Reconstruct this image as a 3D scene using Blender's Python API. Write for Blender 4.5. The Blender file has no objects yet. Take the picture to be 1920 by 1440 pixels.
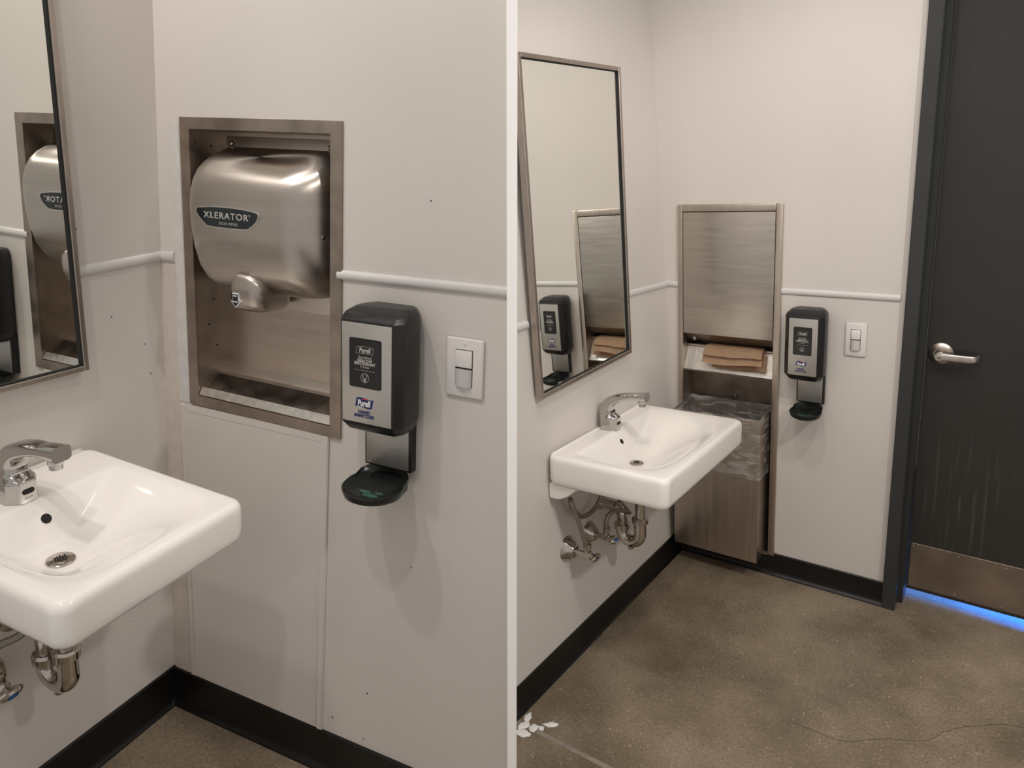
import bpy, bmesh, math, random
from mathutils import Matrix, Vector, noise
random.seed(7)
R = math.radians
SC = bpy.context.scene
COL = SC.collection


def M4(rows):
    return Matrix([list(r) for r in rows] + [[0, 0, 0, 1]])


# ---------------------------------------------------------------- camera
CAM = M4(((0.80696, -0.08701, 0.58416, 1.07819), (0.58923, 0.18618, -0.78622, -2.56501),
          (-0.04035, 0.97866, 0.20151, 1.51751)))
cd = bpy.data.cameras.new('camera')
cd.sensor_fit = 'HORIZONTAL'
cd.sensor_width = 36.0
cd.lens = 1330.0 / 1920.0 * 36.0
cd.shift_y = (615.0 - 720.0) / 1920.0          # rise of the lens
cd.clip_start = 0.01
co = bpy.data.objects.new('camera', cd)
COL.objects.link(co)
co.matrix_world = CAM
SC.camera = co

# ---------------------------------------------------------------- light, world, exposure
# two washrooms: FL/LL/ZL = left room's dryer wall, mirror wall, floor; FR/LR/ZR = right room's
FL = M4(((0.97655, -0.20475, 0.06651, -0.57689), (0.20185, 0.97825, 0.04786, -1.82913), (-0.07486, -0.03331, 0.99664, 0.26907)))
LL = M4(((0.96847, -0.22522, 0.10654, -0.57689), (0.22335, 0.9743, 0.02934, -1.82913), (-0.11041, -0.00462, 0.99388, 0.26907)))
ZL = M4(((0.97655, -0.20288, 0.07202, -0.57689), (0.20185, 0.97918, 0.02138, -1.82913), (-0.07486, -0.00634, 0.99717, 0.26907)))
FR = M4(((1, 0, 0, 0), (0, 0.99957, -0.02924, 0), (0, 0.02924, 0.99957, 0)))
LR = M4(((0.99871, 0.01233, -0.04916, 0), (-0.01232, 0.99992, 0.00061, 0), (0.04916, 0, 0.99879, 0)))
ZR = Matrix.Identity(4)
RZ90 = Matrix.Rotation(R(90), 4, 'Z')
WL = LL @ RZ90                                  # local x along the wall towards the corner, -y out, z up
WR = LR @ RZ90

w = bpy.data.worlds.new('room_ambience')
SC.world = w
w.use_nodes = True
w.node_tree.nodes['Background'].inputs[0].default_value = (1.0, 0.95, 0.90, 1)
w.node_tree.nodes['Background'].inputs[1].default_value = 0.49


def lamp(name, kind, frame, loc, target, power, size, color=(1.0, 0.94, 0.88), cone=None, blend=0.6):
    d = bpy.data.lights.new(name, kind)
    d.energy = power
    d.color = color
    if kind == 'AREA':
        d.shape = 'DISK'
        d.size = size
    else:
        d.shadow_soft_size = size
    if kind == 'SPOT':
        d.spot_size = R(cone)
        d.spot_blend = blend
    o = bpy.data.objects.new(name, d)
    COL.objects.link(o)
    p = frame @ Vector(loc)
    t = frame @ Vector(target)
    o.matrix_world = Matrix.Translation(p) @ (t - p).to_track_quat('-Z', 'Y').to_matrix().to_4x4()
    return o


lamp('downlight_or_fill', 'SPOT', FL, (0.88, -1.30, 2.90), (0.50, -0.05, 0.30), 30, 0.045, cone=90)
lamp('downlight_or_fill', 'SPOT', FL, (0.25, -1.00, 2.90), (0.25, -0.05, 0.30), 36, 0.045, cone=90)
lamp('vanity_light', 'SPOT', FL, (0.20, -0.60, 2.05), (0.6, -0.1, 0.6), 4, 0.03, cone=130)
lamp('downlight_or_fill', 'SPOT', FR, (0.50, -1.38, 3.00), (0.45, -0.3, 0.2), 26, 0.05, cone=100)
lamp('vanity_light', 'SPOT', FR, (0.22, -0.90, 2.30), (0.7, -0.3, 0.5), 4, 0.035, cone=130)
lamp('downlight_or_fill', 'SPOT', FR, (1.25, -1.45, 3.00), (0.5, -0.4, 0.1), 34, 0.05, cone=100)
lamp('downlight_or_fill', 'SPOT', FR, (2.10, -1.40, 2.55), (0.2, -0.35, 0.2), 66, 0.05, cone=85)  # added fill spot, no known fixture: lifts the sink wall, low walls and floor
lamp('corridor_light', 'AREA', FR, (1.25, 0.36, 0.4), (1.25, 0.20, 0.0), 30, 0.5, color=(0.012, 0.20, 1.0))

vs = SC.view_settings
SC.display_settings.display_device = 'sRGB'
vs.view_transform = 'Standard'
vs.look = 'None'
vs.gamma = 1.0
vs.use_curve_mapping = False
vs.exposure = 0.0


# ---------------------------------------------------------------- materials
def mat(name, col, rough=0.5, metal=0.0, spec=0.5, coat=0.0, noise_amt=0.0, noise_scale=8.0, col2=None,
        bump=0.0, bump_scale=200.0, stretch=None, aniso=0.0, trans=0.0, ior=1.45, alpha=1.0, rough2=None):
    m = bpy.data.materials.new(name)
    m.use_nodes = True
    nt = m.node_tree
    b = nt.nodes['Principled BSDF']
    b.inputs['Base Color'].default_value = (*col, 1)
    b.inputs['Roughness'].default_value = rough
    b.inputs['Metallic'].default_value = metal
    b.inputs['Specular IOR Level'].default_value = spec
    b.inputs['Coat Weight'].default_value = coat
    b.inputs['Coat Roughness'].default_value = 0.08
    b.inputs['Transmission Weight'].default_value = trans
    b.inputs['IOR'].default_value = ior
    b.inputs['Alpha'].default_value = alpha
    b.inputs['Anisotropic'].default_value = aniso
    tc = nt.nodes.new('ShaderNodeTexCoord')
    mp = nt.nodes.new('ShaderNodeMapping')
    nt.links.new(tc.outputs['Object'], mp.inputs['Vector'])
    if stretch:
        mp.inputs['Scale'].default_value = stretch
    if noise_amt > 0 or col2 or rough2 is not None:
        n = nt.nodes.new('ShaderNodeTexNoise')
        n.inputs['Scale'].default_value = noise_scale
        n.inputs['Detail'].default_value = 6
        nt.links.new(mp.outputs[0], n.inputs['Vector'])
        r = nt.nodes.new('ShaderNodeValToRGB')
        c2 = col2 or tuple(c * (1 - noise_amt) for c in col)
        r.color_ramp.elements[0].position = 0.35
        r.color_ramp.elements[1].position = 0.65
        r.color_ramp.elements[0].color = (*c2, 1)
        r.color_ramp.elements[1].color = (*col, 1)
        nt.links.new(n.outputs['Fac'], r.inputs[0])
        nt.links.new(r.outputs[0], b.inputs['Base Color'])
        if rough2 is not None:
            mr = nt.nodes.new('ShaderNodeMapRange')
            mr.inputs['From Min'].default_value = 0.3
            mr.inputs['From Max'].default_value = 0.7
            mr.inputs['To Min'].default_value = rough
            mr.inputs['To Max'].default_value = rough2
            nt.links.new(n.outputs['Fac'], mr.inputs['Value'])
            nt.links.new(mr.outputs[0], b.inputs['Roughness'])
    if bump > 0:
        n2 = nt.nodes.new('ShaderNodeTexNoise')
        n2.inputs['Scale'].default_value = bump_scale
        n2.inputs['Detail'].default_value = 4
        nt.links.new(mp.outputs[0], n2.inputs['Vector'])
        bp = nt.nodes.new('ShaderNodeBump')
        bp.inputs['Strength'].default_value = bump
        bp.inputs['Distance'].default_value = 0.001
        nt.links.new(n2.outputs['Fac'], bp.inputs['Height'])
        nt.links.new(bp.outputs[0], b.inputs['Normal'])
    return m


MT = {}
MT['wall'] = mat('wall_paint', (0.68, 0.635, 0.595), 0.36, spec=0.4, noise_amt=0.03, noise_scale=3, bump=0.15, bump_scale=60)
MT['white_trim'] = mat('trim_paint', (0.665, 0.645, 0.63), 0.3, noise_amt=0.04, noise_scale=12, bump=0.1, bump_scale=40)
MT['panel_white'] = mat('patch_paint', (0.69, 0.645, 0.605), 0.36, noise_amt=0.04, noise_scale=6, bump=0.1, bump_scale=40)
MT['caulk'] = mat('caulk', (0.69, 0.665, 0.65), 0.45, noise_amt=0.10, noise_scale=30)
MT['corner'] = mat('corner_paint', (0.68, 0.61, 0.55), 0.5, noise_amt=0.1, noise_scale=40, bump=0.5, bump_scale=90)
MT['partition'] = mat('partition_laminate', (0.93, 0.92, 0.91), 0.35, noise_amt=0.01)
MT['black_rubber'] = mat('black_cove_base', (0.006, 0.0055, 0.005), 0.38, noise_amt=0.3, noise_scale=20)
MT['toe_rubber'] = mat('worn_toe', (0.03, 0.03, 0.031), 0.45, noise_amt=0.3, noise_scale=20)
MT['steel'] = mat('brushed_steel', (0.56, 0.49, 0.43), 0.27, 1.0, noise_amt=0.08, noise_scale=6, bump=0.12, bump_scale=60, stretch=(1, 1, 14), rough2=0.36)
MT['steel_h'] = mat('brushed_steel_horizontal', (0.55, 0.50, 0.45), 0.27, 1.0, noise_amt=0.12, noise_scale=5, bump=0.10, bump_scale=50, stretch=(1, 1, 16), rough2=0.36)
MT['steel_v'] = mat('brushed_steel_vertical', (0.60, 0.52, 0.45), 0.34, 1.0, noise_amt=0.12, noise_scale=5, bump=0.12, bump_scale=50, stretch=(16, 16, 1), rough2=0.4)
MT['dryer_steel'] = mat('dryer_steel', (0.58, 0.525, 0.475), 0.30, 1.0, noise_amt=0.10, noise_scale=5, bump=0.05, bump_scale=50, stretch=(1, 1, 14), rough2=0.36, aniso=0.8)
MT['ledge_steel'] = mat('ledge_steel_dark_reflection', (0.16, 0.135, 0.115), 0.30, 1.0, noise_amt=0.35, noise_scale=25, rough2=0.45)  # same steel, base colour darkened to paint in the dryer underside's reflection
MT['steel_worn'] = mat('worn_steel', (0.42, 0.35, 0.30), 0.36, 1.0, noise_amt=0.3, noise_scale=14, bump=0.1, bump_scale=80, rough2=0.5)
MT['steel_bright'] = mat('bright_steel_lip', (0.75, 0.71, 0.66), 0.3, 1.0, noise_amt=0.15, noise_scale=60, rough2=0.45)
MT['frame_steel'] = mat('mirror_frame_steel', (0.47, 0.41, 0.365), 0.36, 1.0, noise_amt=0.15, noise_scale=20, stretch=(8, 8, 1), rough2=0.44)
MT['chrome'] = mat('chrome', (0.52, 0.50, 0.48), 0.06, 1.0)
MT['chrome_dull'] = mat('worn_chrome', (0.60, 0.555, 0.51), 0.11, 1.0, noise_amt=0.2, noise_scale=60)
MT['braid'] = mat('steel_braid', (0.40, 0.36, 0.32), 0.35, 0.9, noise_amt=0.5, noise_scale=500, bump=0.6, bump_scale=900)
MT['ceramic'] = mat('vitreous_china', (0.93, 0.895, 0.85), 0.08, spec=0.55, coat=0.4)
MT['black_plastic'] = mat('black_plastic', (0.012, 0.012, 0.012), 0.34, noise_amt=0.15, noise_scale=60, bump=0.06, bump_scale=900)
MT['black_soft'] = mat('black_tray_plastic', (0.014, 0.016, 0.015), 0.26, noise_amt=0.2, noise_scale=30)
MT['black_glossy'] = mat('black_glossy', (0.010, 0.011, 0.012), 0.12)
MT['badge'] = mat('badge_black', (0.012, 0.016, 0.020), 0.12)
MT['panel_silver'] = mat('silver_panel', (0.52, 0.50, 0.47), 0.42, 0.75, noise_amt=0.03, noise_scale=10)
MT['panel_silver_dark'] = mat('grey_panel', (0.42, 0.40, 0.38), 0.35, 0.75, noise_amt=0.04, noise_scale=10)
MT['window_dark'] = mat('label_window', (0.020, 0.019, 0.018), 0.18, noise_amt=0.1)
MT['window_rim'] = mat('label_window_rim', (0.010, 0.010, 0.010), 0.3)
MT['grey_print'] = mat('grey_print', (0.42, 0.40, 0.38), 0.5)
MT['white_print'] = mat('white_print', (0.85, 0.85, 0.85), 0.5)
MT['silver_print'] = mat('silver_print', (0.55, 0.53, 0.50), 0.4, 0.3)
MT['navy'] = mat('navy_print', (0.012, 0.020, 0.12), 0.4)
MT['red'] = mat('red_print', (0.55, 0.04, 0.05), 0.4)
MT['gel'] = mat('sanitizer_gel', (0.08, 0.20, 0.15), 0.12, alpha=0.3)
MT['plate'] = mat('switch_plate', (0.76, 0.72, 0.70), 0.28, noise_amt=0.01)
MT['lens'] = mat('sensor_lens', (0.60, 0.575, 0.56), 0.3, noise_amt=0.03)
MT['button'] = mat('switch_button', (0.80, 0.765, 0.745), 0.25)
MT['dark_gap'] = mat('dark_gap', (0.01, 0.01, 0.01), 0.7)
MT['paper'] = mat('kraft_paper', (0.62, 0.42, 0.27), 0.75, noise_amt=0.12, noise_scale=40, bump=0.2, bump_scale=300)
MT['door_paint'] = mat('door_paint', (0.034, 0.032, 0.029), 0.36, noise_amt=0.12, noise_scale=5, bump=0.08, bump_scale=50)
MT['frame_paint'] = mat('door_frame_paint', (0.040, 0.042, 0.042), 0.34, noise_amt=0.12, noise_scale=8, bump=0.06, bump_scale=60)
MT['kick'] = mat('kick_plate_steel', (0.42, 0.345, 0.285), 0.46, 1.0, noise_amt=0.3, noise_scale=7, rough2=0.5)
MT['soap'] = mat('soap_foam', (0.85, 0.83, 0.81), 0.5)
MT['joint'] = mat('joint_filler', (0.30, 0.255, 0.215), 0.6, noise_amt=0.25, noise_scale=40)
MT['crack'] = mat('crack', (0.10, 0.075, 0.055), 0.7)
MT['scuff'] = mat('scuff', (0.11, 0.10, 0.095), 0.6, noise_amt=0.4, noise_scale=60)
MT['blue_cap'] = mat('valve_cap', (0.05, 0.16, 0.50), 0.15, 0.6)


def concrete():
    m = bpy.data.materials.new('stained_concrete')
    m.use_nodes = True
    nt = m.node_tree
    N, L = nt.nodes, nt.links
    b = N['Principled BSDF']
    b.inputs['Roughness'].default_value = 0.36
    b.inputs['Specular IOR Level'].default_value = 0.35
    tc = N.new('ShaderNodeTexCoord')

    def noise_n(scale, detail, rough=0.6):
        n = N.new('ShaderNodeTexNoise')
        n.inputs['Scale'].default_value = scale
        n.inputs['Detail'].default_value = detail
        n.inputs['Roughness'].default_value = rough
        L.new(tc.outputs['Object'], n.inputs['Vector'])
        return n

    def ramp(src, p0, c0, p1, c1):
        r = N.new('ShaderNodeValToRGB')
        r.color_ramp.elements[0].position = p0
        r.color_ramp.elements[1].position = p1
        r.color_ramp.elements[0].color = (*c0, 1)
        r.color_ramp.elements[1].color = (*c1, 1)
        L.new(src, r.inputs[0])
        return r

    def mix(kind, fac, a, bb):
        x = N.new('ShaderNodeMix')
        x.data_type = 'RGBA'
        x.blend_type = kind
        if isinstance(fac, float):
            x.inputs['Factor'].default_value = fac
        else:
            L.new(fac, x.inputs['Factor'])
        L.new(a, x.inputs['A'])
        if isinstance(bb, tuple):
            x.inputs['B'].default_value = (*bb, 1)
        else:
            L.new(bb, x.inputs['B'])
        return x.outputs['Result']
    big = ramp(noise_n(2.6, 6).outputs['Fac'], 0.33, (0.150, 0.112, 0.075), 0.66, (0.325, 0.262, 0.188))
    fine = ramp(noise_n(120, 5, 0.7).outputs['Fac'], 0.3, (0.62, 0.62, 0.62), 0.7, (1.2, 1.2, 1.2))
    c = mix('MULTIPLY', 1.0, big.outputs[0], fine.outputs[0])
    cells = N.new('ShaderNodeTexVoronoi')
    cells.inputs['Scale'].default_value = 105
    L.new(tc.outputs['Object'], cells.inputs['Vector'])
    sp = ramp(cells.outputs['Distance'], 0.13, (1, 1, 1), 0.27, (0, 0, 0))
    pick = ramp(noise_n(34, 3).outputs['Fac'], 0.53, (0, 0, 0), 0.64, (1, 1, 1))
    f = N.new('ShaderNodeMath')
    f.operation = 'MULTIPLY'
    L.new(sp.outputs[0], f.inputs[0])
    L.new(pick.outputs[0], f.inputs[1])
    c = mix('MIX', f.outputs[0], c, (0.54, 0.45, 0.34))
    cells2 = N.new('ShaderNodeTexVoronoi')
    cells2.inputs['Scale'].default_value = 70
    L.new(tc.outputs['Object'], cells2.inputs['Vector'])
    sp2 = ramp(cells2.outputs['Distance'], 0.07, (1, 1, 1), 0.16, (0, 0, 0))
    pick2 = ramp(noise_n(9, 3).outputs['Fac'], 0.49, (0, 0, 0), 0.60, (1, 1, 1))
    f2 = N.new('ShaderNodeMath')
    f2.operation = 'MULTIPLY'
    L.new(sp2.outputs[0], f2.inputs[0])
    L.new(pick2.outputs[0], f2.inputs[1])
    c = mix('MIX', f2.outputs[0], c, (0.055, 0.040, 0.030))
    L.new(c, b.inputs['Base Color'])
    bp = N.new('ShaderNodeBump')
    bp.inputs['Strength'].default_value = 0.12
    bp.inputs['Distance'].default_value = 0.002
    L.new(noise_n(160, 4).outputs['Fac'], bp.inputs['Height'])
    L.new(bp.outputs[0], b.inputs['Normal'])
    return m


MT['concrete'] = concrete()


def drip_stains(m):
    nt = m.node_tree
    N, L = nt.nodes, nt.links
    b = N['Principled BSDF']
    src = b.inputs['Base Color'].links[0].from_socket
    tc = N.new('ShaderNodeTexCoord')
    mp = N.new('ShaderNodeMapping')
    mp.inputs['Scale'].default_value = (70, 1, 3.0)
    L.new(tc.outputs['Object'], mp.inputs['Vector'])
    n = N.new('ShaderNodeTexNoise')
    n.inputs['Scale'].default_value = 1.0
    n.inputs['Detail'].default_value = 4
    L.new(mp.outputs[0], n.inputs['Vector'])
    r = N.new('ShaderNodeValToRGB')
    r.color_ramp.elements[0].position = 0.56
    r.color_ramp.elements[1].position = 0.74
    L.new(n.outputs['Fac'], r.inputs[0])
    g = N.new('ShaderNodeVectorMath')
    g.operation = 'DISTANCE'
    m2 = N.new('ShaderNodeMapping')
    m2.inputs['Scale'].default_value = (1.0, 0.0, 0.62)
    L.new(tc.outputs['Object'], m2.inputs['Vector'])
    L.new(m2.outputs[0], g.inputs[0])
    g.inputs[1].default_value = (0.20, 0.0, 0.42 * 0.62)
    mr = N.new('ShaderNodeMapRange')
    mr.inputs['From Min'].default_value = 0.06
    mr.inputs['From Max'].default_value = 0.17
    mr.inputs['To Min'].default_value = 0.45
    mr.inputs['To Max'].default_value = 0.0
    L.new(g.outputs['Value'], mr.inputs['Value'])
    f = N.new('ShaderNodeMath')
    f.operation = 'MULTIPLY'
    L.new(r.outputs[0], f.inputs[0])
    L.new(mr.outputs[0], f.inputs[1])
    x = N.new('ShaderNodeMix')
    x.data_type = 'RGBA'
    L.new(f.outputs[0], x.inputs['Factor'])
    L.new(src, x.inputs['A'])
    x.inputs['B'].default_value = (0.17, 0.155, 0.145, 1)
    L.new(x.outputs['Result'], b.inputs['Base Color'])


drip_stains(MT['door_paint'])


def mirror_glass():
    m = bpy.data.materials.new('silvered_glass')
    m.use_nodes = True
    b = m.node_tree.nodes['Principled BSDF']
    b.inputs['Base Color'].default_value = (0.89, 0.90, 0.86, 1)
    b.inputs['Metallic'].default_value = 1.0
    b.inputs['Roughness'].default_value = 0.012
    return m


MT['mirror'] = mirror_glass()


def bag_plastic():
    m = bpy.data.materials.new('clear_plastic_film')
    m.use_nodes = True
    nt = m.node_tree
    N, L = nt.nodes, nt.links
    b = N['Principled BSDF']
    b.inputs['Base Color'].default_value = (0.80, 0.78, 0.76, 1)
    b.inputs['Roughness'].default_value = 0.22
    tc = N.new('ShaderNodeTexCoord')
    mp = N.new('ShaderNodeMapping')
    mp.inputs['Scale'].default_value = (7, 7, 24)
    mp.inputs['Rotation'].default_value = (0.1, 0.22, 0.0)
    L.new(tc.outputs['Object'], mp.inputs['Vector'])
    n = N.new('ShaderNodeTexNoise')
    n.inputs['Scale'].default_value = 1.6
    n.inputs['Detail'].default_value = 5
    n.inputs['Distortion'].default_value = 1.2
    L.new(mp.outputs[0], n.inputs['Vector'])
    mr = N.new('ShaderNodeMapRange')
    mr.inputs['From Min'].default_value = 0.48
    mr.inputs['From Max'].default_value = 0.78
    mr.inputs['To Min'].default_value = 0.05
    mr.inputs['To Max'].default_value = 0.55
    L.new(n.outputs['Fac'], mr.inputs['Value'])
    L.new(mr.outputs[0], b.inputs['Alpha'])
    bp = N.new('ShaderNodeBump')
    bp.inputs['Strength'].default_value = 0.7
    bp.inputs['Distance'].default_value = 0.006
    L.new(n.outputs['Fac'], bp.inputs['Height'])
    L.new(bp.outputs[0], b.inputs['Normal'])
    return m


MT['bag'] = bag_plastic()


# ---------------------------------------------------------------- mesh helpers
def bm_new():
    return bmesh.new()


def box(bm, x0, x1, y0, y1, z0, z1, bev=0.0, seg=2):
    c = [(x, y, z) for x in (x0, x1) for y in (y0, y1) for z in (z0, z1)]
    v = [bm.verts.new(p) for p in c]
    fs = [bm.faces.new([v[i] for i in q]) for q in
          ((0, 1, 3, 2), (4, 6, 7, 5), (0, 4, 5, 1), (2, 3, 7, 6), (0, 2, 6, 4), (1, 5, 7, 3))]
    if bev > 0:
        es = list({e for f in fs for e in f.edges})
        bmesh.ops.bevel(bm, geom=es, offset=bev, segments=seg, affect='EDGES', profile=0.5)
    return bm


def prism(bm, poly, axis, a, b):
    """poly: 2-D points; axis 'x': (y,z), 'y': (x,z), 'z': (x,y)."""
    def pt(p, t):
        return {'x': (t, p[0], p[1]), 'y': (p[0], t, p[1]), 'z': (p[0], p[1], t)}[axis]
    va = [bm.verts.new(pt(p, a)) for p in poly]
    vb = [bm.verts.new(pt(p, b)) for p in poly]
    n = len(poly)
    fs = [bm.faces.new(va), bm.faces.new(vb[::-1])]
    for i in range(n):
        fs.append(bm.faces.new((va[i], va[(i + 1) % n], vb[(i + 1) % n], vb[i])))
    return fs


def loft(bm, rings, close=True, cap0=True, cap1=True):
    vr = [[bm.verts.new(p) for p in r] for r in rings]
    n = len(rings[0])
    for a, b in zip(vr, vr[1:]):
        for i in range(n if close else n - 1):
            bm.faces.new((a[i], a[(i + 1) % n], b[(i + 1) % n], b[i]))
    if cap0:
        bm.faces.new(vr[0][::-1])
    if cap1:
        bm.faces.new(vr[-1])
    return vr


def catmull(pts, n=8):
    P = [Vector(p) for p in pts]
    P = [2 * P[0] - P[1]] + P + [2 * P[-1] - P[-2]]
    out = []
    for i in range(1, len(P) - 2):
        for k in range(n):
            t = k / n
            a, b, c, d = P[i - 1:i + 3]
            out.append(0.5 * ((2 * b) + (c - a) * t + (2 * a - 5 * b + 4 * c - d) * t * t + (3 * b - a - 3 * c + d) * t ** 3))
    out.append(P[-2])
    return out


def tube(bm, pts, rad, seg=14, smooth=8, cap=True):
    path = catmull(pts, smooth) if smooth else [Vector(p) for p in pts]
    m = len(path)
    rings = []
    up = None
    for i, p in enumerate(path):
        t = (path[min(i + 1, m - 1)] - path[max(i - 1, 0)]).normalized()
        if up is None:
            up = t.orthogonal().normalized()
        up = (up - t * up.dot(t)).normalized()
        s = t.cross(up)
        r = rad(i / (m - 1)) if callable(rad) else rad
        rings.append([p + (up * math.cos(a) + s * math.sin(a)) * r for a in [2 * math.pi * k / seg for k in range(seg)]])
    loft(bm, rings, True, cap, cap)


def lathe(bm, prof, mtx=Matrix.Identity(4), seg=28):
    """prof: (radius, height) along local +Z; placed with mtx."""
    rings = []
    for r, h in prof:
        rings.append([mtx @ Vector((max(r, 1e-5) * math.cos(2 * math.pi * k / seg), max(r, 1e-5) * math.sin(2 * math.pi * k / seg), h)) for k in range(seg)])
    loft(bm, rings)


def outY(x, y, z):
    """matrix whose local +Z points out of the wall (-y)"""
    return Matrix.Translation((x, y, z)) @ Matrix.Rotation(R(90), 4, 'X')


def T(x, y, z):
    return Matrix.Translation((x, y, z))


def rrect(cx, cy, hx, hy, r, n=6):
    """rounded rectangle outline in 2-D"""
    out = []
    for sx, sy, a0 in ((1, 1, 0), (-1, 1, 90), (-1, -1, 180), (1, -1, 270)):
        for k in range(n + 1):
            a = R(a0 + 90 * k / n)
            out.append((cx + sx * (hx - r) + r * math.cos(a), cy + sy * (hy - r) + r * math.sin(a)))
    return out


def obj(name, bm, material, parent=None, frame=None, angle=35, label=None):
    bmesh.ops.recalc_face_normals(bm, faces=bm.faces)
    me = bpy.data.meshes.new(name)
    bm.to_mesh(me)
    bm.free()
    me.materials.append(MT[material])
    for p in me.polygons:
        p.use_smooth = True
    try:
        me.set_sharp_from_angle(angle=R(angle))
    except Exception:
        pass
    o = bpy.data.objects.new(name, me)
    COL.objects.link(o)
    if parent:
        o.parent = parent
    if frame is not None:
        o.matrix_world = frame
    if label:
        o['label'] = label
    return o


def thing(name, label, cat, frame, loc=(0, 0, 0), rot=None, group=None):
    o = bpy.data.objects.new(name, None)
    o.empty_display_size = 0.05
    COL.objects.link(o)
    m = frame @ T(*loc)
    if rot:
        m = m @ rot
    o.matrix_world = m
    o['label'] = label
    o['category'] = cat
    if group:
        o['group'] = group
    return o


def tag(o, label, cat, group=None):
    o['label'] = label
    o['category'] = cat
    if group:
        o['group'] = group
    return o


def struct(o):
    o['kind'] = 'structure'
    return o


def text(name, body, size, material, parent, loc, depth=0.0004, bold=0.0, shear=0.0, space=1.0, sx=1.0, roty=0.0, rot=None):
    """flat lettering facing -y, centred on loc"""
    c = bpy.data.curves.new(name, 'FONT')
    c.body = body
    c.size = size
    c.extrude = depth
    c.offset = bold
    c.shear = shear
    c.space_character = space
    c.align_x = 'CENTER'
    c.align_y = 'CENTER'
    c.resolution_u = 3
    tmp = bpy.data.objects.new(name + '_curve', c)
    COL.objects.link(tmp)
    dg = bpy.context.evaluated_depsgraph_get()
    me = bpy.data.meshes.new_from_object(tmp.evaluated_get(dg))
    bpy.data.objects.remove(tmp)
    bpy.data.curves.remove(c)
    me.name = name
    me.materials.clear()
    me.materials.append(MT[material])
    me.transform(Matrix.Rotation(R(90), 4, 'X') @ Matrix.Diagonal((sx, 1, 1, 1)))
    o = bpy.data.objects.new(name, me)
    COL.objects.link(o)
    o.parent = parent
    o.location = loc
    if rot:
        o.rotation_euler = rot
    else:
        o.rotation_euler = (0, roty, 0)
    return o


# ---------------------------------------------------------------- partition plane between the two rooms
CX = CAM.to_3x3().col[0].normalized()
CP = CAM.translation.copy()
FWD = -CAM.to_3x3().col[2]
ptop = FL @ Vector((0.8625, 0, 1.6023))
pbot = FL @ Vector((0.9269, 0, 0.1946))


def clip(bm, frame, side):
    """cut a wall where it meets the partition panel; side -1 keeps the left room"""
    inv = frame.inverted()
    co_ = inv @ (CP + CX * (0.002 * side))
    no = (inv.to_3x3() @ CX).normalized()
    g = list(bm.verts) + list(bm.edges) + list(bm.faces)
    r = bmesh.ops.bisect_plane(bm, geom=g, plane_co=co_, plane_no=no, clear_inner=side > 0, clear_outer=side < 0)
    es = [e for e in r['geom_cut'] if isinstance(e, bmesh.types.BMEdge)]
    bmesh.ops.holes_fill(bm, edges=es, sides=0)
    return bm


bm = bm_new()
d = (ptop - pbot).normalized()
a0 = pbot - d * 0.45 - FWD * 0.05
a1 = ptop + d * 0.75 - FWD * 0.05
back = FWD * 1.5
rings = []
for base in (a0, a1):
    rings.append([base - CX * 0.0085, base + CX * 0.0085, base + CX * 0.0085 + back, base - CX * 0.0085 + back])
loft(bm, rings)
struct(obj('wall_partition', bm, 'partition'))

# ---------------------------------------------------------------- left room: shell
HX0, HX1, HZ0, HZ1 = 0.127, 0.508, 0.812, 1.406       # hole for the dryer recess
bm = bm_new()
box(bm, -0.06, HX0, 0, 0.12, -0.3, 2.3)
box(bm, HX1, 1.25, 0, 0.12, -0.3, 2.3)
box(bm, HX0, HX1, 0, 0.12, -0.3, HZ0)
box(bm, HX0, HX1, 0, 0.12, HZ1, 2.3)
clip(bm, FL, -1)
struct(obj('wall_dryer_side', bm, 'wall', frame=FL))
bm = bm_new()
box(bm, -0.95, 0.115, 0, 0.10, -0.3, 2.3)
struct(obj('wall_left', bm, 'wall', frame=WL))
bm = bm_new()
box(bm, -0.02, 1.2, -0.95, 0.02, -0.06, 0.0)
clip(bm, ZL, -1)
struct(obj('floor', bm, 'concrete', frame=ZL))


def cove(name, frame, x0, x1, h, side=None, zshift=0.0):
    bm = bm_new()
    prof = [(0.0, 0.0), (-0.017, 0.0), (-0.016, 0.004), (-0.009, 0.010), (-0.006, 0.020), (-0.006, h - 0.002), (-0.004, h), (0.0, h)]
    prism(bm, [(p[0], p[1] + zshift) for p in prof], 'x', x0, x1)
    if side:
        clip(bm, frame, side)
    o = struct(obj(name, bm, 'black_rubber', frame=frame))
    return o


def toe(parent, x0, x1, side=None, frame=None):
    bm = bm_new()
    prism(bm, [(-0.0172, 0.0), (-0.0185, 0.0), (-0.0170, 0.0062), (-0.0100, 0.0115), (-0.0092, 0.0108)], 'x', x0, x1)
    if side:
        clip(bm, frame, side)
    return obj('toe', bm, 'toe_rubber', parent)


b = cove('baseboard_dryer_side', FL, -0.01, 1.2, 0.0985, -1)
b = cove('baseboard_left', WL, -0.95, 0.003, 0.1020)


def rail(name, frame, x0, z0, x1, z1, h, side=None, capends=True):
    """half-round chair rail running from (x0,z0) to (x1,z1)"""
    bm = bm_new()
    L_ = math.hypot(x1 - x0, z1 - z0)
    a = math.atan2(z1 - z0, x1 - x0)
    prof = [(0.0, -h / 2)] + [(-0.0075 * math.cos(t), h / 2 * math.sin(t)) for t in [R(-80 + 160 * k / 10) for k in range(11)]] + [(0.0, h / 2)]
    prism(bm, prof, 'x', 0, L_)
    m = frame @ T(x0, 0, z0) @ Matrix.Rotation(-a, 4, 'Y')
    if side:
        clip(bm, m, side)
    return struct(obj(name, bm, 'white_trim', frame=m))


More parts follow.
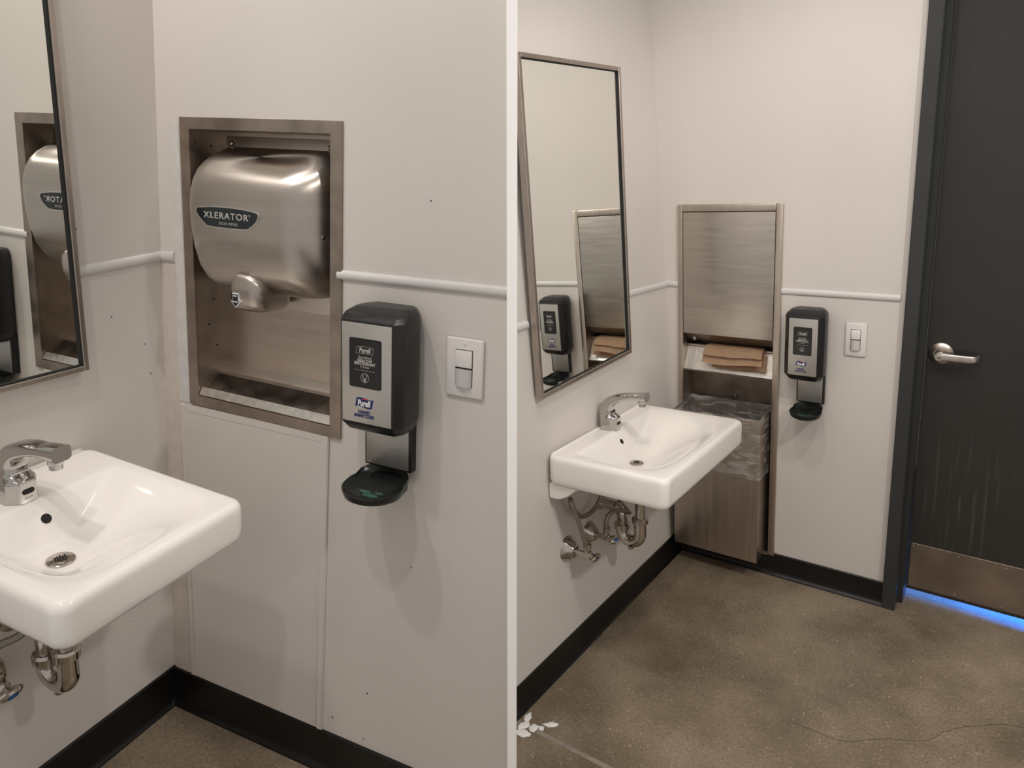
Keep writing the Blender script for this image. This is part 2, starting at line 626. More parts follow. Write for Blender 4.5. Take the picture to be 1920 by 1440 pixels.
rail('trim_1', FL, 0.518, 1.1302, 0.96, 1.1330, 0.0195, -1)
rail('trim_2', FL, 0.015, 1.1270, 0.0835, 1.1293, 0.023)
rail('trim_3', WL, -0.172, 1.1170, 0.050, 1.1290, 0.0215)


def strip(name, poly, y0, material, bev=0.0):
    bm = bm_new()
    prism(bm, poly, 'y', y0, 0.0)
    if bev:
        bmesh.ops.bevel(bm, geom=list(bm.edges), offset=bev, segments=1, affect='EDGES')
    return struct(obj(name, bm, material, frame=FL))


# corner bead, caulked strip beside the recess and the patched panel under it
strip('trim_4', [(-0.02, 0.0985), (0.058, 0.0985), (0.082, 1.1130), (-0.02, 1.1130)], -0.0008, 'corner')
strip('trim_5', [(0.073, 0.803), (0.105, 0.803), (0.113, 1.410), (0.093, 1.410)], -0.0015, 'caulk', 0.0006)
strip('trim_6', [(0.078, 0.0985), (0.4505, 0.0985), (0.4760, 0.786), (0.0920, 0.786)], -0.004, 'panel_white', 0.002)
strip('trim_7', [(0.4495, 0.0985), (0.4655, 0.0985), (0.4930, 0.798), (0.4745, 0.798)], -0.006, 'panel_white', 0.002)
strip('trim_8', [(0.0650, 0.0985), (0.0790, 0.0985), (0.0930, 0.798), (0.0775, 0.798)], -0.0045, 'panel_white', 0.0015)
strip('trim_9', [(0.0920, 0.782), (0.4750, 0.782), (0.4755, 0.8005), (0.0925, 0.8005)], -0.0048, 'panel_white', 0.0015)

# ---------------------------------------------------------------- right room: shell
DX0 = 0.826
bm = bm_new()
RX0, RX1, RZ0, RZ1 = 0.008, 0.362, 0.075, 1.396        # hole for the recessed cabinet
box(bm, -0.16, RX0, 0, 0.14, -0.15, 2.75)
box(bm, RX1, 0.770, 0, 0.14, -0.15, 2.75)
box(bm, RX0, RX1, 0, 0.14, -0.15, RZ0)
box(bm, RX0, RX1, 0, 0.14, RZ1, 2.75)
box(bm, 0.770, 1.785, 0, 0.14, 2.2, 2.75)
box(bm, 1.785, 2.6, 0, 0.14, -0.15, 2.75)
struct(obj('wall_door_side', bm, 'wall', frame=FR))
bm = bm_new()
box(bm, -1.45, 0.10, 0, 0.10, -0.35, 2.75)
clip(bm, WR, 1)
struct(obj('wall_sink_side', bm, 'wall', frame=WR))
bm = bm_new()
box(bm, -0.3, 2.6, -4.2, 1.4, -0.08, 0.0)
bmesh.ops.bisect_plane(bm, geom=list(bm.verts) + list(bm.edges) + list(bm.faces), plane_co=CP, plane_no=CX, clear_inner=True)
bmesh.ops.holes_fill(bm, edges=[e for e in bm.edges if e.is_boundary], sides=0)
floor_r = struct(obj('floor_door_side', bm, 'concrete', frame=ZR))
b = cove('baseboard_door_side', FR, -0.01, 0.7535, 0.0895)
toe(b, 0.385, 0.7530)
b = cove('baseboard_sink_side', WR, -1.45, 0.004, 0.0955, 1, -0.007)
rail('trim_10', FR, 0.3790, 1.1063, 0.7480, 1.1035, 0.0222)
rail('trim_11', FR, -0.075, 1.1115, -0.004, 1.1110, 0.0225)
rail('trim_12', WR, -0.392, 1.1178, 0.03, 1.1070, 0.0232)
rail('trim_13', WR, -1.25, 1.1205, -0.952, 1.1195, 0.0240, 1)

# control joint and crack in the floor
bm = bm_new()
p0, p1 = Vector((-0.10, -1.1640)), Vector((0.62, -1.1660))
n = 30
prev = None
for i in range(n + 1):
    p = p0.lerp(p1, i / n)
    wv = 0.0075 + 0.0012 * noise.noise((i * 0.9, 3, 1))
    q = (bm.verts.new((p.x, p.y - wv, 0.0004)), bm.verts.new((p.x, p.y + wv, 0.0004)))
    if prev:
        bm.faces.new((prev[0], q[0], q[1], prev[1]))
    prev = q
clip(bm, ZR, 1)
obj('joint_filler', bm, 'joint', floor_r)


def ribbon(name, pts, wd, material, z=0.0005, jit=0.004):
    bm = bm_new()
    path = catmull([(x, y, z) for x, y in pts], 6)
    prev = None
    for i, p in enumerate(path):
        t = (path[min(i + 1, len(path) - 1)] - path[max(i - 1, 0)]).normalized()
        s = Vector((-t.y, t.x, 0))
        p = p + s * jit * noise.noise((i * 0.7, 1.3, wd * 900))
        ww = wd * (0.6 + 0.6 * abs(noise.noise((i * 1.3, 7, 2))))
        q = (bm.verts.new(p - s * ww), bm.verts.new(p + s * ww))
        if prev:
            bm.faces.new((prev[0], q[0], q[1], prev[1]))
        prev = q
    obj(name, bm, material, floor_r)


exec_pts = [(0.6408, -0.7406), (0.706, -0.7401), (0.7797, -0.7337), (0.8687, -0.6657), (0.9551, -0.6174), (0.9978, -0.5469), (1.0611, -0.4807), (1.1333, -0.4318), (1.22, -0.41)]
ribbon('crack', exec_pts, 0.0012, 'crack')


# ---------------------------------------------------------------- builders for the fittings
def mirror(label, frame, x0, x1, z0, z1, depth, fw, loc_rot=0.0, lean=0.0, yaw=0.0, off=0.0):
    t = thing('wall_mirror', label, 'mirror', frame, (x1, off, z0), Matrix.Rotation(R(loc_rot), 4, 'Y') @ Matrix.Rotation(R(lean), 4, 'X') @ Matrix.Rotation(R(yaw), 4, 'Z'))
    W, H = x1 - x0, z1 - z0
    bm = bm_new()
    for (a, b_, c, d_) in ((-W, -W + fw, 0, H), (-fw, 0, 0, H), (-W + fw, -fw, 0, fw), (-W + fw, -fw, H - fw, H)):
        box(bm, a, b_, -depth, 0.0, c, d_, 0.0012, 1)
    obj('frame', bm, 'frame_steel', t)
    bm = bm_new()
    for (a, b_, c, d_) in ((-W + fw, -W + fw + 0.002, fw, H - fw), (-fw - 0.002, -fw, fw, H - fw), (-W + fw, -fw, fw, fw + 0.002), (-W + fw, -fw, H - fw - 0.002, H - fw)):
        box(bm, a, b_, -depth + 0.004, -0.002, c, d_)
    obj('seal', bm, 'dark_gap', t)
    bm = bm_new()
    box(bm, -W + fw, -fw, -depth + 0.009, -0.001, fw, H - fw)
    obj('glass', bm, 'mirror', t)
    return t


def switch(label, frame, x, z, W, H):
    t = thing('light_switch', label, 'light switch', frame, (x, 0, z))
    bm = bm_new()
    box(bm, -W / 2, W / 2, -0.0065, 0, -H / 2, H / 2, 0.0045, 3)
    obj('cover_plate', bm, 'plate', t)
    iw, ih = W * 0.215, H * 0.295
    bm = bm_new()
    box(bm, -iw - 0.0012, iw + 0.0012, -0.0068, -0.0055, -ih - 0.0012, ih + 0.0012)
    obj('rocker_gap', bm, 'dark_gap', t)
    bm = bm_new()
    box(bm, -iw, iw, -0.0098, -0.006, 0.0016, ih, 0.0012)
    obj('rocker', bm, 'button', t)
    bm = bm_new()
    pts = []
    for k in range(9):
        a = R(-90 + 180 * k / 8)
        pts.append((iw * math.sin(a), -0.008 - 0.0075 * math.cos(a)))
    pts += [(iw, -0.006), (-iw, -0.006)]
    prism(bm, pts, 'z', -ih, -0.0016)
    obj('sensor_lens', bm, 'lens', t)
    for s in (-1, 1):
        bm = bm_new()
        lathe(bm, [(0.0031, 0), (0.0031, 0.0006), (0.0022, 0.0014), (0.0, 0.0015)], outY(0, -0.0062, s * H * 0.40), 12)
        box(bm, -0.0004, 0.0004, -0.0080, -0.0070, s * H * 0.40 - 0.0024, s * H * 0.40 + 0.0024)
        obj('screw', bm, 'plate', t)
    return t


def swoosh(bm, w_, h_, y):
    """the wavy flag behind the logo word"""
    top, bot = [], []
    for k in range(13):
        u = -0.5 + k / 12
        lift = 0.10 * math.sin(u * math.pi * 2.0)
        top.append((u * w_ + 0.05 * w_, y, h_ * (0.50 - lift)))
        bot.append((u * w_ - 0.03 * w_, y, h_ * (-0.50 - lift)))
    loft(bm, [[Vector(p) for p in top + bot[::-1]], [Vector(p) + Vector((0, 0.0006, 0)) for p in top + bot[::-1]]])


def sanitizer(label, frame, x, z, pw, ph, hw, stem_c, stem_w, stem_z, tray_c, tray_r, tray_z):
    t = thing('sanitizer_dispenser', label, 'soap dispenser', frame, (x, 0, z))
    fr = 0.09
    p2, h2 = pw / 2, ph / 2

    def plan(sx, front, z_, back=0.0):
        pts = [(-hw + 0.014, back), (-hw, -fr * 0.30), (-hw, -fr * 0.80), (-p2 - 0.003, -fr), (p2 + 0.003, -fr), (hw, -fr * 0.80), (hw, -fr * 0.30), (hw - 0.014, back)]
        return [Vector((px * sx, py if py == back else py + (front if py < -fr * 0.7 else front * 0.2), z_)) for px, py in pts]
    bm = bm_new()
    loft(bm, [plan(0.74, 0.026, -h2 - 0.026), plan(0.86, 0.012, -h2 - 0.019), plan(1.0, 0.0, -h2 - 0.002), plan(1.0, 0.0, h2 + 0.003),
              plan(0.97, 0.010, h2 + 0.013), plan(0.84, 0.030, h2 + 0.022), plan(0.70, 0.040, h2 + 0.024)])
    bmesh.ops.bevel(bm, geom=list(bm.edges), offset=0.0012, segments=1, affect='EDGES')
    obj('body', bm, 'black_plastic', t, angle=20)
    bm = bm_new()
    box(bm, -p2, p2, -fr - 0.0022, -fr + 0.004, -h2, h2, 0.001)
    face = obj('front_panel', bm, 'panel_silver', t, label='brushed silver front panel')
    yf = -fr - 0.0022
    # label window
    wx0, wx1 = -p2 + pw * 0.165, -p2 + pw * 0.81
    wz1, wz0 = h2 - ph * 0.145, h2 - ph * 0.635
    cx, cz = (wx0 + wx1) / 2, (wz0 + wz1) / 2
    bm = bm_new()
    prism(bm, rrect(cx, cz, (wx1 - wx0) / 2, (wz1 - wz0) / 2, 0.004), 'y', yf - 0.0012, yf + 0.001)
    win = obj('label_window', bm, 'window_rim', t)
    bm = bm_new()
    prism(bm, rrect(cx, cz, (wx1 - wx0) / 2 - 0.0025, (wz1 - wz0) / 2 - 0.0025, 0.003), 'y', yf - 0.0016, yf - 0.001)
    obj('refill_label', bm, 'window_dark', win)
    s = pw / 0.104
    yt = yf - 0.0019
    wh = wz1 - wz0
    text('lettering', 'Purell', 0.0125 * s, 'silver_print', win, (cx, yt, wz1 - wh * 0.235), bold=0.0003, shear=0.12, sx=0.82)
    bm = bm_new()
    swo = [(-0.0165, 0.0055), (-0.006, 0.0075), (0.018, 0.0062), (0.0165, -0.006), (0.004, -0.0055), (-0.0185, -0.0062)]
    for i in range(len(swo)):
        a, b_ = Vector(swo[i]), Vector(swo[(i + 1) % len(swo)])
        tube(bm, [(cx + a.x * s, yt, wz1 - wh * 0.235 + a.y * s), (cx + b_.x * s, yt, wz1 - wh * 0.235 + b_.y * s)], 0.0003, 4, 0)
    obj('logo_outline', bm, 'grey_print', win)
    text('lettering', 'Specialized', 0.0062 * s, 'grey_print', win, (cx, yt, wz1 - wh * 0.375))
    text('lettering', 'HEALTHY', 0.0072 * s, 'grey_print', win, (cx, yt, wz1 - wh * 0.445), bold=0.0003)
    text('lettering', 'RESTAURANT', 0.0072 * s, 'grey_print', win, (cx, yt, wz1 - wh * 0.505), bold=0.0003)
    text('lettering', 'Formula', 0.0055 * s, 'grey_print', win, (cx, yt, wz1 - wh * 0.57))
    bm = bm_new()
    box(bm, cx - 0.021 * s, cx + 0.021 * s, yt - 0.0002, yt + 0.0002, wz1 - wh * 0.642, wz1 - wh * 0.637)
    obj('rule_line', bm, 'grey_print', win)
    ez = wz1 - wh * 0.79
    bm = bm_new()
    tube(bm, [(cx + 0.0082 * s * math.cos(R(a)), yt, ez + 0.0082 * s * math.sin(R(a))) for a in range(0, 361, 15)], 0.00045, 5, 0)
    for sx in (-1, 1):
        tube(bm, [(cx + sx * 0.0012 * s, yt, ez - 0.006 * s), (cx + sx * 0.0026 * s, yt, ez), (cx + sx * 0.0044 * s, yt, ez + 0.0035 * s), (cx + sx * 0.0026 * s, yt, ez + 0.0062 * s)], 0.0006, 5, 4)
    box(bm, cx - 0.0016 * s, cx + 0.0016 * s, yt - 0.0002, yt + 0.0002, ez - 0.007 * s, ez - 0.001 * s)
    obj('emblem', bm, 'grey_print', win)
    # coloured logo and wording on the silver panel
    lz = h2 - ph * 0.79
    lx = -p2 + pw * 0.46
    bm = bm_new()
    swoosh(bm, 0.036 * s, 0.0165 * s, yf - 0.0003)
    for v in bm.verts:
        v.co.x += lx
        v.co.z += lz
    logo = obj('logo', bm, 'navy', face)
    text('lettering', 'Purell', 0.0155 * s, 'white_print', logo, (lx, yf - 0.0007, lz - 0.001), bold=0.0004, shear=0.08, sx=0.74)
    bm = bm_new()
    arc = [(lx - 0.004 * s, yf - 0.001, lz + 0.006 * s), (lx + 0.002 * s, yf - 0.001, lz + 0.0078 * s), (lx + 0.009 * s, yf - 0.001, lz + 0.0072 * s)]
    tube(bm, arc, lambda u: 0.0003 + 0.0008 * math.sin(math.pi * min(1, u)), 5, 4)
    obj('logo_stroke', bm, 'red', logo)
    text('lettering', 'HAND', 0.0082 * s, 'navy', face, (lx, yf - 0.0004, h2 - ph * 0.885), bold=0.0002, space=1.1)
    text('lettering', 'SANITIZER', 0.0082 * s, 'navy', face, (lx, yf - 0.0004, h2 - ph * 0.925), bold=0.0002, space=1.1)
    # backplate stem and drip tray
    bm = bm_new()
    zt = -h2 - 0.006
    box(bm, stem_c - stem_w / 2 - 0.004, stem_c + stem_w / 2 + 0.006, -0.018, 0.0, stem_z, zt, 0.002)
    stem = obj('backplate', bm, 'black_plastic', t)
    bm = bm_new()
    box(bm, stem_c - stem_w / 2, stem_c + stem_w / 2, -0.0195, -0.015, stem_z + 0.004, zt, 0.0008)
    obj('splash_panel', bm, 'panel_silver_dark', stem, label='grey metal splash panel')
    bm = bm_new()
    N_ = 40
    cy = -0.078

    def ringd(rad, z_, zb):
        out = []
        for k in range(N_):
            a = 2 * math.pi * k / N_
            xx, yy = rad * math.sin(a), -rad * math.cos(a) * 0.98
            f = max(0.0, (yy / rad + 0.1) / 1.1)          # 0 front .. 1 back
            xx2 = xx * (1 - 0.0 * f)
            yb = cy + yy
            if yy > 0:                                       # square off toward the wall
                yb = cy + yy * (-cy - 0.002) / rad if rad > 0.03 else cy + yy
                xx2 = math.copysign(min(abs(xx) * (1 + 0.25 * f), stem_w / 2 + 0.006), xx) if f > 0.25 else xx
            out.append(Vector((tray_c + xx2 + (stem_c - tray_c) * f, min(yb, -0.001), z_ + zb * f * f)))
        return out
    r = tray_r
    loft(bm, [ringd(r * 0.72, tray_z - 0.020, 0), ringd(r * 0.93, tray_z - 0.013, 0), ringd(r, tray_z, 0.010), ringd(r * 0.985, tray_z + 0.003, 0.014),
              ringd(r * 0.93, tray_z + 0.0005, 0.012), ringd(r * 0.80, tray_z - 0.007, 0.006), ringd(r * 0.5, tray_z - 0.010, 0), ringd(r * 0.2, tray_z - 0.011, 0)])
    tr = obj('drip_tray', bm, 'black_soft', t, angle=50)
    for dx, dy, rr in ((0.006, -0.022, 0.012), (-0.012, -0.012, 0.009), (0.016, -0.008, 0.007)):
        bm = bm_new()
        pts = [Vector((tray_c + dx + rr * (1.3 + 0.4 * noise.noise((k * 0.8, rr * 300, 0))) * math.cos(k * 0.5236), cy + dy + rr * 0.6 * math.sin(k * 0.5236), tray_z - 0.0085)) for k in range(12)]
        loft(bm, [pts, [p + Vector((0, 0, 0.001)) for p in pts]])
        obj('gel_drop', bm, 'gel', tr)
    return t


def sink_frame(frame, y, z, rv):
    v = Vector([R(a) for a in rv])
    return frame @ T(0, y, z) @ Matrix.Rotation(v.length, 4, v.normalized()) @ RZ90


def sink(label, m, W, D, H, deck, drain, ledge, brackets, ox):
    """wall-hung basin; origin at the middle of its back edge, top of the rim"""
    t = thing('wall_sink', label, 'sink', m)
    hx = W / 2
    rc = 0.026
    bx0, bx1 = -hx + 0.026, hx - 0.026
    by1, by0 = -deck, -D + 0.024
    dep = H * 0.83
    wallw = (abs(drain[1]) - deck) * 0.66

    def sst(x):
        x = max(0.0, min(1.0, x))
        return x * x * (3 - 2 * x)

    def zf(x, y):
        z = 0.0
        if y > -ledge:
            z += 0.006 * sst((y + ledge) / (ledge * 0.5))
        if bx0 < x < bx1 and by0 < y < by1:
            side = (x - bx0) / (drain[0] - 0.015 - bx0) if x < drain[0] else (bx1 - x) / (bx1 - drain[0] - 0.015)
            fs = sst(min(1.0, side)) ** 0.80
            ff = sst((y - by0) / max(0.02, drain[1] - 0.012 - by0)) ** 0.75
            fb = sst((by1 - y) / wallw) ** 0.9
            m_ = fs * ff
            k = 0.10
            h_ = max(0.0, min(1.0, 0.5 + 0.5 * (fb - m_) / k))
            z -= dep * max(0.0, (fb * (1 - h_) + m_ * h_ - k * h_ * (1 - h_)))
        return z
    outl = rrect(0, -D / 2, hx, D / 2, rc, 8)
    # densify straight runs
    dense = []
    for i, p in enumerate(outl):
        q = outl[(i + 1) % len(outl)]
        L_ = math.hypot(q[0] - p[0], q[1] - p[1])
        k = max(1, int(L_ / 0.012))
        for j in range(k):
            dense.append((p[0] + (q[0] - p[0]) * j / k, p[1] + (q[1] - p[1]) * j / k))
    ctr = (drain[0], drain[1])

    def inset(e):
        sx, sy = (hx - e) / hx, (D / 2 - e) / (D / 2)
        return [(x * sx, -D / 2 + (y + D / 2) * sy) for x, y in dense]
    rings = []
    for e, z in ((0.030, -H), (0.012, -H), (0.004, -H + 0.004), (0.001, -H + 0.012), (0.0, -H + 0.022), (0.0, -0.018), (0.0012, -0.010), (0.0045, -0.004), (0.010, -0.0008)):
        rings.append([Vector((x, y, z + (zf(x, y) if z > -0.001 else 0) + (0.006 if (y > -ledge * 0.6 and z > -0.019) else 0))) for x, y in inset(e)])
    base = inset(0.010)
    NS = 70
    for k in range(1, NS):
        s = 1 - k / NS
        s = s ** 1.15
        rings.append([Vector((ctr[0] + (x - ctr[0]) * s, ctr[1] + (y - ctr[1]) * s, zf(ctr[0] + (x - ctr[0]) * s, ctr[1] + (y - ctr[1]) * s))) for x, y in base])
    bm = bm_new()
    loft(bm, rings)
    obj('basin', bm, 'ceramic', t, angle=60)
    # drain strainer
    zd = zf(*drain)
    dm = T(drain[0], drain[1], zd)
    bm = bm_new()
    lathe(bm, [(0.0225, 0.0005), (0.022, 0.003), (0.020, 0.0042), (0.0, 0.0035)], dm, 28)
    st = obj('drain_strainer', bm, 'chrome_dull', t)
    for i in range(-2, 3):
        for j in range(-2, 3):
            if abs(i) + abs(j) < 4:
                bm = bm_new()
                lathe(bm, [(0.0016, 0.0), (0.0016, 0.0012), (0.0, 0.0012)], T(drain[0] + i * 0.0042 + (j % 2) * 0.002, drain[1] + j * 0.004, zd + 0.0032), 8)
                obj('strainer_hole', bm, 'dark_gap', st)
    # overflow
    yy = by1 - wallw * 0.42
    zz = zf(ox, yy)
    nrm = Vector((-(zf(ox + 0.004, yy) - zf(ox - 0.004, yy)) / 0.008, -(zf(ox, yy + 0.004) - zf(ox, yy - 0.004)) / 0.008, 1.0)).normalized()
    om = T(ox, yy, zz) @ nrm.to_track_quat('Z', 'Y').to_matrix().to_4x4()
    bm = bm_new()
    lathe(bm, [(0.0110, -0.0005), (0.0108, 0.0008), (0.0096, 0.0014), (0.0086, 0.0010)], om, 20)
    ov = obj('overflow_ring', bm, 'ceramic', t)
    bm = bm_new()
    lathe(bm, [(0.0090, 0.0), (0.0090, 0.0012), (0.0, 0.0012)], om, 20)
    obj('overflow_hole', bm, 'dark_gap', ov)
    for bxx in brackets:
        bm = bm_new()
        prism(bm, [(0.0, -H + 0.002), (0.0, -H - 0.046), (-0.018, -H - 0.048), (-0.040, -H - 0.044), (-0.065, -H - 0.030), (-0.085, -H - 0.012), (-0.105, -H + 0.002)], 'x', bxx - 0.011, bxx + 0.011)
        bmesh.ops.bevel(bm, geom=list(bm.edges), offset=0.003, segments=2, affect='EDGES')
        obj('wall_bracket', bm, 'ceramic', t)
    return zf


def faucet(label, m, x, y, z=0.0, s=1.0):
    t = thing('sink_faucet', label, 'faucet', m, (x, y, z), Matrix.Diagonal((s, s, s, 1)))
    # base: flattened hexagonal block with a slanted front shelf
    bm = bm_new()

    def hexa(hw_, f, b_, z_):
        pts = [(-hw_, b_ * 0.55), (-hw_, f * 0.45), (-hw_ * 0.52, f), (hw_ * 0.52, f), (hw_, f * 0.45), (hw_, b_ * 0.55), (hw_ * 0.6, b_), (-hw_ * 0.6, b_)]
        return [Vector((px, py, z_)) for px, py in pts]
    loft(bm, [hexa(0.0285, -0.034, 0.026, 0.0), hexa(0.0285, -0.034, 0.026, 0.002), hexa(0.0280, -0.0335, 0.026, 0.037), hexa(0.0245, -0.027, 0.025, 0.043),
              hexa(0.018, -0.012, 0.024, 0.053), hexa(0.015, -0.008, 0.023, 0.062)])
    bmesh.ops.bevel(bm, geom=list(bm.edges), offset=0.0012, segments=2, affect='EDGES')
    obj('base', bm, 'chrome', t)
    bm = bm_new()
    prism(bm, rrect(0, 0.021, 0.0105, 0.0048, 0.0046), 'y', -0.0345, -0.0325)
    obj('sensor_window', bm, 'dark_gap', t)
    text('lettering', '-- - --', 0.006, 'dark_gap', t, (0, -0.0342, 0.010))
    # spout: flattened arched bar
    path = catmull([(0, 0.006, 0.045), (0, 0.004, 0.068), (0, -0.012, 0.090), (0, -0.045, 0.105), (0, -0.085, 0.113), (0, -0.128, 0.1165)], 8)
    rings = []
    nP = len(path)
    for i, p in enumerate(path):
        u = i / (nP - 1)
        tt = (path[min(i + 1, nP - 1)] - path[max(i - 1, 0)]).normalized()
        nn = Vector((1, 0, 0)).cross(tt).normalized()
        wx = 0.0215 - 0.004 * u
        th = 0.023 - 0.0135 * min(1, u * 1.30) + (0.004 * max(0, (u - 0.8) / 0.2))
        rings.append([p + Vector((1, 0, 0)) * a * wx + nn * b_ * th for a, b_ in rrect(0, 0, 1, 1, 0.55, 4)])
    bm = bm_new()
    loft(bm, rings)
    obj('spout', bm, 'chrome', t, angle=50)
    bm = bm_new()
    lathe(bm, [(0.0125, 0.104), (0.0125, 0.096), (0.0115, 0.0945), (0.0, 0.0945)], T(0, -0.112, 0), 20)
    lathe(bm, [(0.0105, 0.095), (0.0105, 0.086), (0.0085, 0.085), (0.0, 0.086)], T(0, -0.112, 0), 20)
    obj('aerator', bm, 'chrome', t)
    return t


def trap(label, m, x, y, ztop, zbot, leg, zwall, r=0.0175):
    t = thing('drain_trap', label, 'pipe', m, (x, y, zbot))
    h = -zbot
    bm = bm_new()
    tube(bm, [(0, 0, ztop - zbot), (0, 0, 0.060)], r * 0.82, 18, 0)
    obj('tailpiece', bm, 'chrome_dull', t)
    bm = bm_new()
    c = leg / 2
    pts = [(0, 0, 0.085), (0, 0, 0.045)] + [(0, c - c * math.cos(R(a)), 0.034 - c * 0.95 * math.sin(R(a))) for a in range(0, 181, 20)] + [(0, leg, 0.050)]
    tube(bm, pts, r, 20, 4)
    obj('trap_bend', bm, 'chrome_dull', t)
    bm = bm_new()
    tube(bm, [(0, leg, 0.045), (0, leg, 0.085), (0, leg + 0.006, 0.100), (0, leg + 0.022, 0.110), (0, -y - 0.002, 0.112)], r * 0.85, 18, 5)
    obj('trap_arm', bm, 'chrome_dull', t)
    for yy, zz in ((0, 0.086), (leg, 0.052)):
        bm = bm_new()
        lathe(bm, [(r * 1.02, -0.013), (r * 1.28, -0.011), (r * 1.32, 0.004), (r * 1.12, 0.009), (r * 0.85, 0.010)], T(0, yy, zz), 20)
        obj('slip_nut', bm, 'chrome_dull', t)
    bm = bm_new()
    lathe(bm, [(0.010, 0.0), (0.010, -0.008), (0.0075, -0.010), (0.0, -0.010)], T(0, c, 0.034 - c * 0.95 - r * 0.9), 14)
    obj('cleanout_plug', bm, 'chrome_dull', t)
    bm = bm_new()
    lathe(bm, [(0.040, 0.0), (0.040, 0.003), (0.034, 0.010), (0.020, 0.014), (0.0165, 0.022)], outY(0, -y, 0.112), 26)
    obj('wall_flange', bm, 'chrome_dull', t)
    return t


def valve(label, m, x, z, reach, tilt=0.0, group=None):
    t = thing('shutoff_valve', label, 'valve', m, (x, 0, z))
    bm = bm_new()
    lathe(bm, [(0.046, 0.0), (0.0455, 0.004), (0.019, 0.040), (0.0125, 0.042)], outY(0, 0, 0), 26)
    obj('wall_flange', bm, 'chrome_dull', t)
    bm = bm_new()
    lathe(bm, [(0.0095, 0.03), (0.0095, reach - 0.03)], outY(0, 0, 0), 16)
    lathe(bm, [(0.0125, reach - 0.038), (0.0135, reach - 0.036), (0.0135, reach - 0.016), (0.009, reach - 0.012), (0.009, reach - 0.004)], outY(0, 0, 0), 16)
    lathe(bm, [(0.0095, 0.0), (0.0095, 0.018), (0.0115, 0.019), (0.0115, 0.030), (0.008, 0.032)], T(0, -reach + 0.026, 0.006), 12)
    obj('valve_body', bm, 'chrome_dull', t)
    bm = bm_new()
    hm = outY(0, -reach, 0) @ Matrix.Rotation(R(tilt), 4, 'X') @ Matrix.Diagonal((1, 0.62, 1, 1))
    lathe(bm, [(0.0, -0.006), (0.016, -0.006), (0.0225, -0.001), (0.0225, 0.004), (0.016, 0.009), (0.0, 0.010)], hm, 24)
    hd = obj('handle', bm, 'chrome_dull', t)
    bm = bm_new()
    lathe(bm, [(0.0, 0.0095), (0.010, 0.0098), (0.009, 0.0112), (0.0, 0.0115)], hm, 18)
    obj('handle_cap', bm, 'blue_cap', hd, label='blue reflective cap on the handle')
    return t


def hose(label, m, pts, r=0.0075):
    p0 = Vector(pts[0])
    t = thing('supply_hose', label, 'hose', m, p0)
    bm = bm_new()
    tube(bm, [Vector(p) - p0 for p in pts], r, 10, 8)
    obj('braided_tube', bm, 'braid', t)
    bm = bm_new()
    d = (Vector(pts[1]) - p0).normalized()
    tube(bm, [Vector((0, 0, 0)) - d * 0.002, d * 0.016], r * 1.45, 8, 0)
    obj('hose_nut', bm, 'chrome_dull', t)
    return t


# small scuffs and paint nicks on the walls
def scuff(frame, parent, x, z, w_, h_, material='scuff'):
    bm = bm_new()
    pts = [(x + w_ * (1 + 0.35 * noise.noise((k, x * 50, 0))) * math.cos(k * 0.785), z + h_ * (1 + 0.35 * noise.noise((k, z * 50, 3))) * math.sin(k * 0.785)) for k in range(8)]
    prism(bm, pts, 'y', -0.0006, 0.0)
    obj('scuff', bm, material, parent)


for o, pts in ((bpy.data.objects['wall_dryer_side'], ((0.585, 0.235, 0.0016, 0.0028), (0.492, 0.140, 0.0022, 0.0022), (0.575, 0.118, 0.0030, 0.0008), (0.560, 0.055, 0.001, 0.001), (0.690, 0.56, 0.0012, 0.002), (0.040, 0.93, 0.001, 0.002), (0.72, 1.28, 0.0016, 0.0016))),
               (bpy.data.objects['wall_left'], ((-0.10, 1.015, 0.0016, 0.0018), (-0.015, 0.87, 0.0012, 0.0024), (-0.025, 0.94, 0.0010, 0.0022), (-0.16, 1.20, 0.0014, 0.0012), (-0.11, 0.30, 0.0012, 0.0010))),
               (bpy.data.objects['wall_door_side'], ((0.60, 0.72, 0.001, 0.0014), (0.70, 0.30, 0.0012, 0.001)))):
    for p in pts:
        scuff(None, o, *p)

# ---------------------------------------------------------------- LEFT ROOM fittings
mirror('tall steel-framed mirror on the left wall, reflecting the hand dryer', WL, -0.73, -0.1770, 0.9255, 1.92, 0.020, 0.0105, 0.0, -1.1, -1.0, -0.009)

# recess box
t = thing('dryer_recess', 'stainless steel recess box set into the wall around the hand dryer', 'wall recess', FL, (0.317, 0, 0.8010), Matrix.Rotation(R(0.9), 4, 'Y'))
ox, oz = -0.2868, -0.787
X0, X1, Z0, Z1 = -0.1794, 0.1794, 0.0228, 0.5935
bm = bm_new()
for a in ((-0.2055, X0, 0.0, 0.6167), (X1, 0.2055, 0.0, 0.6167), (X0, X1, 0.0, Z0), (X0, X1, Z1, 0.6167)):
    box(bm, a[0], a[1], -0.0055, 0.0, a[2], a[3])
bmesh.ops.remove_doubles(bm, verts=bm.verts, dist=0.0001)
obj('flange', bm, 'steel_worn', t)
dp = 0.068
bm = bm_new()
box(bm, X0 - 0.001, X1 + 0.001, dp, dp + 0.0015, Z0 + 0.02, Z1)
obj('back_panel', bm, 'steel', t)
for xa, xb in ((X0 - 0.0015, X0), (X1, X1 + 0.0015)):
    bm = bm_new()
    box(bm, xa, xb, -0.001, dp, Z0, Z1)
    obj('side_panel', bm, 'steel_worn', t)
bm = bm_new()
box(bm, X0, X1, -0.001, dp, Z1, Z1 + 0.0015)
obj('top_panel', bm, 'steel_worn', t)
bm = bm_new()
prof2 = [(dp, 0.086), (dp - 0.002, 0.076), (dp - 0.006, 0.068), (dp - 0.012, 0.0635), (dp - 0.012, 0.060), (dp, 0.060)]
prism(bm, prof2, 'x', X0, X1)
obj('cove', bm, 'steel', t)
bm = bm_new()
